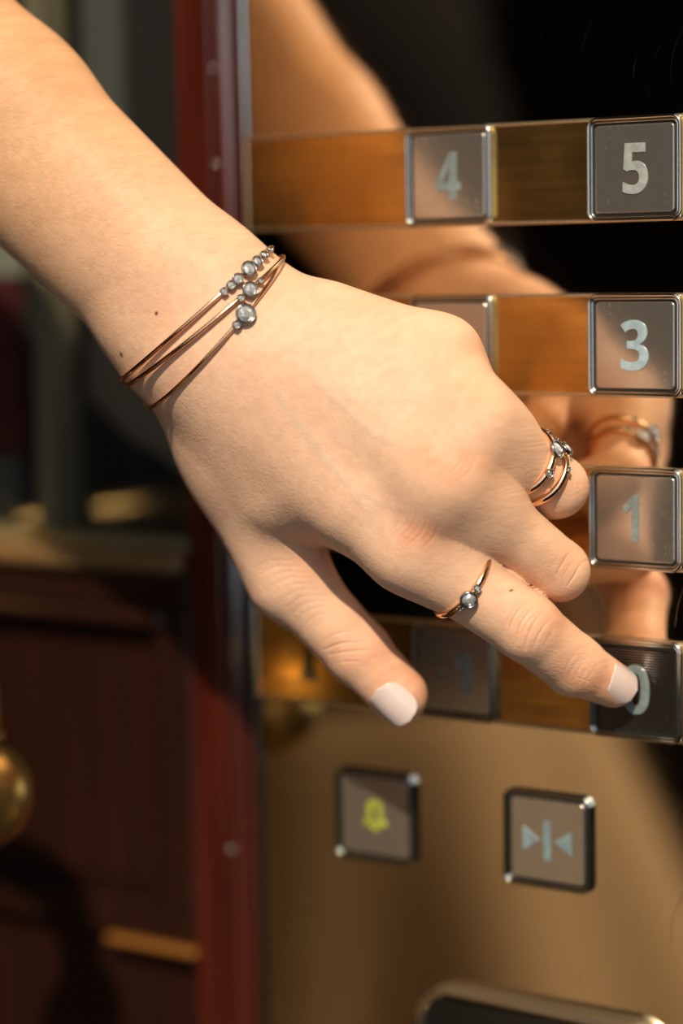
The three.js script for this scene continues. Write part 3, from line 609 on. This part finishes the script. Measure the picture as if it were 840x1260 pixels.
// a round stone in a cup with a rim, its axis along z
function cupG(r) {
  const p = [[0.0001, -0.0006], [0.55 * r, -0.0006], [1.0 * r, 0.0000], [1.13 * r, 0.0006], [1.14 * r, 0.0011], [1.08 * r, 0.00140], [0.96 * r, 0.00142], [0.86 * r, 0.00115], [0.80 * r, 0.0006], [0.4 * r, 0.0001], [0.0001, 0]].map(([x, y]) => new THREE.Vector2(x, y));
  const g = new THREE.LatheGeometry(p, 28); g.rotateX(Math.PI / 2); return g;
}
function stoneG(r) {                                    // round brilliant: table, crown, girdle, pavilion
  const R = 0.84 * r, ring = (k, q, z, o) => Array.from({ length: k }, (_, i) => { const a = (i + o) * 2 * Math.PI / k; return V(q * Math.cos(a), q * Math.sin(a), z); });
  const z = 0.0008, T = ring(8, R * 0.46, z + 0.46 * R, 0), C = ring(8, R * 0.76, z + 0.27 * R, 0.5), G = ring(16, R, z, 0), B = ring(16, R, z - 0.05 * R, 0), Q = ring(8, R * 0.5, z - 0.42 * R, 0.5), K = V(0, 0, z - 0.80 * R), top = V(0, 0, z + 0.46 * R);
  const f = [], tri3 = (a, b, c) => f.push(a, b, c);
  for (let i = 0; i < 8; i++) {
    const j = (i + 1) % 8, h = (i + 7) % 8;
    tri3(top, T[i], T[j]); tri3(T[i], C[i], T[j]); tri3(T[i], C[h], G[2 * i]); tri3(T[i], G[2 * i], C[i]);
    tri3(C[i], G[2 * i], G[2 * i + 1]); tri3(C[i], G[2 * i + 1], G[(2 * i + 2) % 16]);
    tri3(Q[i], K, Q[j]); tri3(Q[h], B[2 * i], Q[i]);
    tri3(Q[i], B[2 * i], B[2 * i + 1]); tri3(Q[i], B[2 * i + 1], B[(2 * i + 2) % 16]);
  }
  for (let i = 0; i < 16; i++) { const j = (i + 1) % 16; tri3(G[i], B[i], G[j]); tri3(B[i], B[j], G[j]); }
  for (let i = 0; i < f.length; i += 3) {               // face outwards
    const n = through(f[i], f[i + 1], f[i + 2]), m = f[i].clone().add(f[i + 1]).add(f[i + 2]).divideScalar(3).sub(V(0, 0, z - 0.1 * R));
    if (n.dot(m) < 0) [f[i + 1], f[i + 2]] = [f[i + 2], f[i + 1]];
  }
  const g = new THREE.BufferGeometry().setFromPoints(f); g.computeVertexNormals(); return g;
}
const cups = new Map(), stones = new Map();
const once = (m, k, f) => { if (!m.has(k)) m.set(k, f(k)); return m.get(k); };
function setting(parent, L, [u, v], r, lift = 0, prongs = false) {
  const t = onLoop(L, u, v), p = L.curve.getPoint(t), n = p.clone().sub(L.centre).normalize(), tg = L.curve.getTangent(t), side = V(0, 0, 0).crossVectors(n, tg).normalize();
  const g = mesh('setting', once(cups, r, cupG), M.silver, parent);
  const nn = V(0, 0, 0).crossVectors(tg, side).normalize(); if (nn.dot(n) < 0) nn.negate();
  // turn the stone a little towards the outside of the arc, and onto its place across the band
  g.quaternion.setFromRotationMatrix(new THREE.Matrix4().makeBasis(tg, V(0, 0, 0).crossVectors(nn, tg), nn));
  g.position.copy(p).addScaledVector(nn, lift);
  mesh('stone', once(stones, r, stoneG), M.gem, g);
  if (prongs) for (let k = 0; k < 4; k++) { const a = Math.PI / 4 + k * Math.PI / 2, q = new THREE.SphereGeometry(0.00032, 8, 6); q.translate(1.02 * r * Math.cos(a), 1.02 * r * Math.sin(a), 0.00125); mesh('prong', q, M.silver, g); }
  return g;
}
const wristC = J.wristU.clone().add(J.wristR).multiplyScalar(0.5);
function bangle(label, left, mid, right, r, clear, stonesAt) {
  const a = P(...left), c = P(...right), m = onSkin(...mid), n = through(a, m, c);
  const g = tag(group('bangle', scene), label, 'bracelet', 'thin bangles on the wrist');
  const centre = wristC.clone().addScaledVector(n, a.clone().sub(wristC).dot(n)), L = loop(centre, n, clear);
  mesh('band', wire(L, r), M.gold, g);
  for (const [u, v, q, lift, pr] of stonesAt) setting(g, L, [u, v], q, lift, pr);
  return g;
}
bangle('rose gold bangle with a row of graduated clear stones, nearest the elbow', [148, 466, 0.062], [238, 391], [331, 308, 0.062], 0.00055, 0.0009,
  [[271, 355, 0.0010, 0, 1], [279, 348, 0.0012, 0, 1], [288, 341, 0.0015, 0.0002, 1], [301, 330, 0.0021, 0.0003, 1], [312, 321, 0.0015, 0.0002, 1], [320, 314, 0.0012, 0, 1], [327, 308, 0.0010, 0, 1]]);
bangle('rose gold bangle with one small round stone, between the other two', [150, 471, 0.062], [250, 404], [347, 320, 0.062], 0.00058, 0.0010,
  [[306, 357, 0.0021, 0.0003], [295, 367, 0.0010, 0, 1], [317, 346, 0.0008, 0]]);
bangle('thin gold bangle with the largest round bezel stone, nearest the hand', [178, 491, 0.060], [264, 428], [346, 323, 0.060], 0.00048, 0.0009,
  [[300, 386, 0.0026, 0.0004], [289, 399, 0.0011, 0, 1]]);
function fingerRing(label, digit, A, B, at, tilt, r, stonesAt) {
  const t = B.clone().sub(A).normalize(), n = t.clone().add(tilt).normalize(), L = loop(A.clone().lerp(B, at), n, r * 0.6, 96, 5, digitField(digit));
  const g = tag(group('finger_ring', scene), label, 'ring', 'rings on the fingers');
  mesh('band', wire(L, r), M.gold, g);
  for (const [u, v, q, lift, pr] of stonesAt) setting(g, L, [u, v], q, lift, pr);
}
const RT = V(-0.14, -0.02, -0.20);                      // the bands sit a little aslant
fingerRing('rose gold ring with one round bezel stone on the index finger', 0, J.i0, J.i1, 0.44, RT, 0.0009, [[575, 735, 0.0023, 0.0004], [584, 722, 0.0010, 0, 1], [564, 744, 0.0007, 0, 1]]);
fingerRing('gold ring with a large round stone on the ring finger, nearer the knuckle', 2, J.r0, J.r1, 0.60, RT, 0.00095, [[670, 555, 0.0025, 0.0004], [656, 571, 0.0012, 0, 1], [668, 540, 0.0008, 0, 1]]);
fingerRing('gold ring with an oval side stone on the ring finger, nearer the bent joint', 2, J.r0, J.r1, 0.76, RT, 0.00095, [[689, 557, 0.0020, 0.0003], [680, 575, 0.0008, 0, 1], [682, 545, 0.0007, 0, 1]]);

renderer.render(scene, camera);
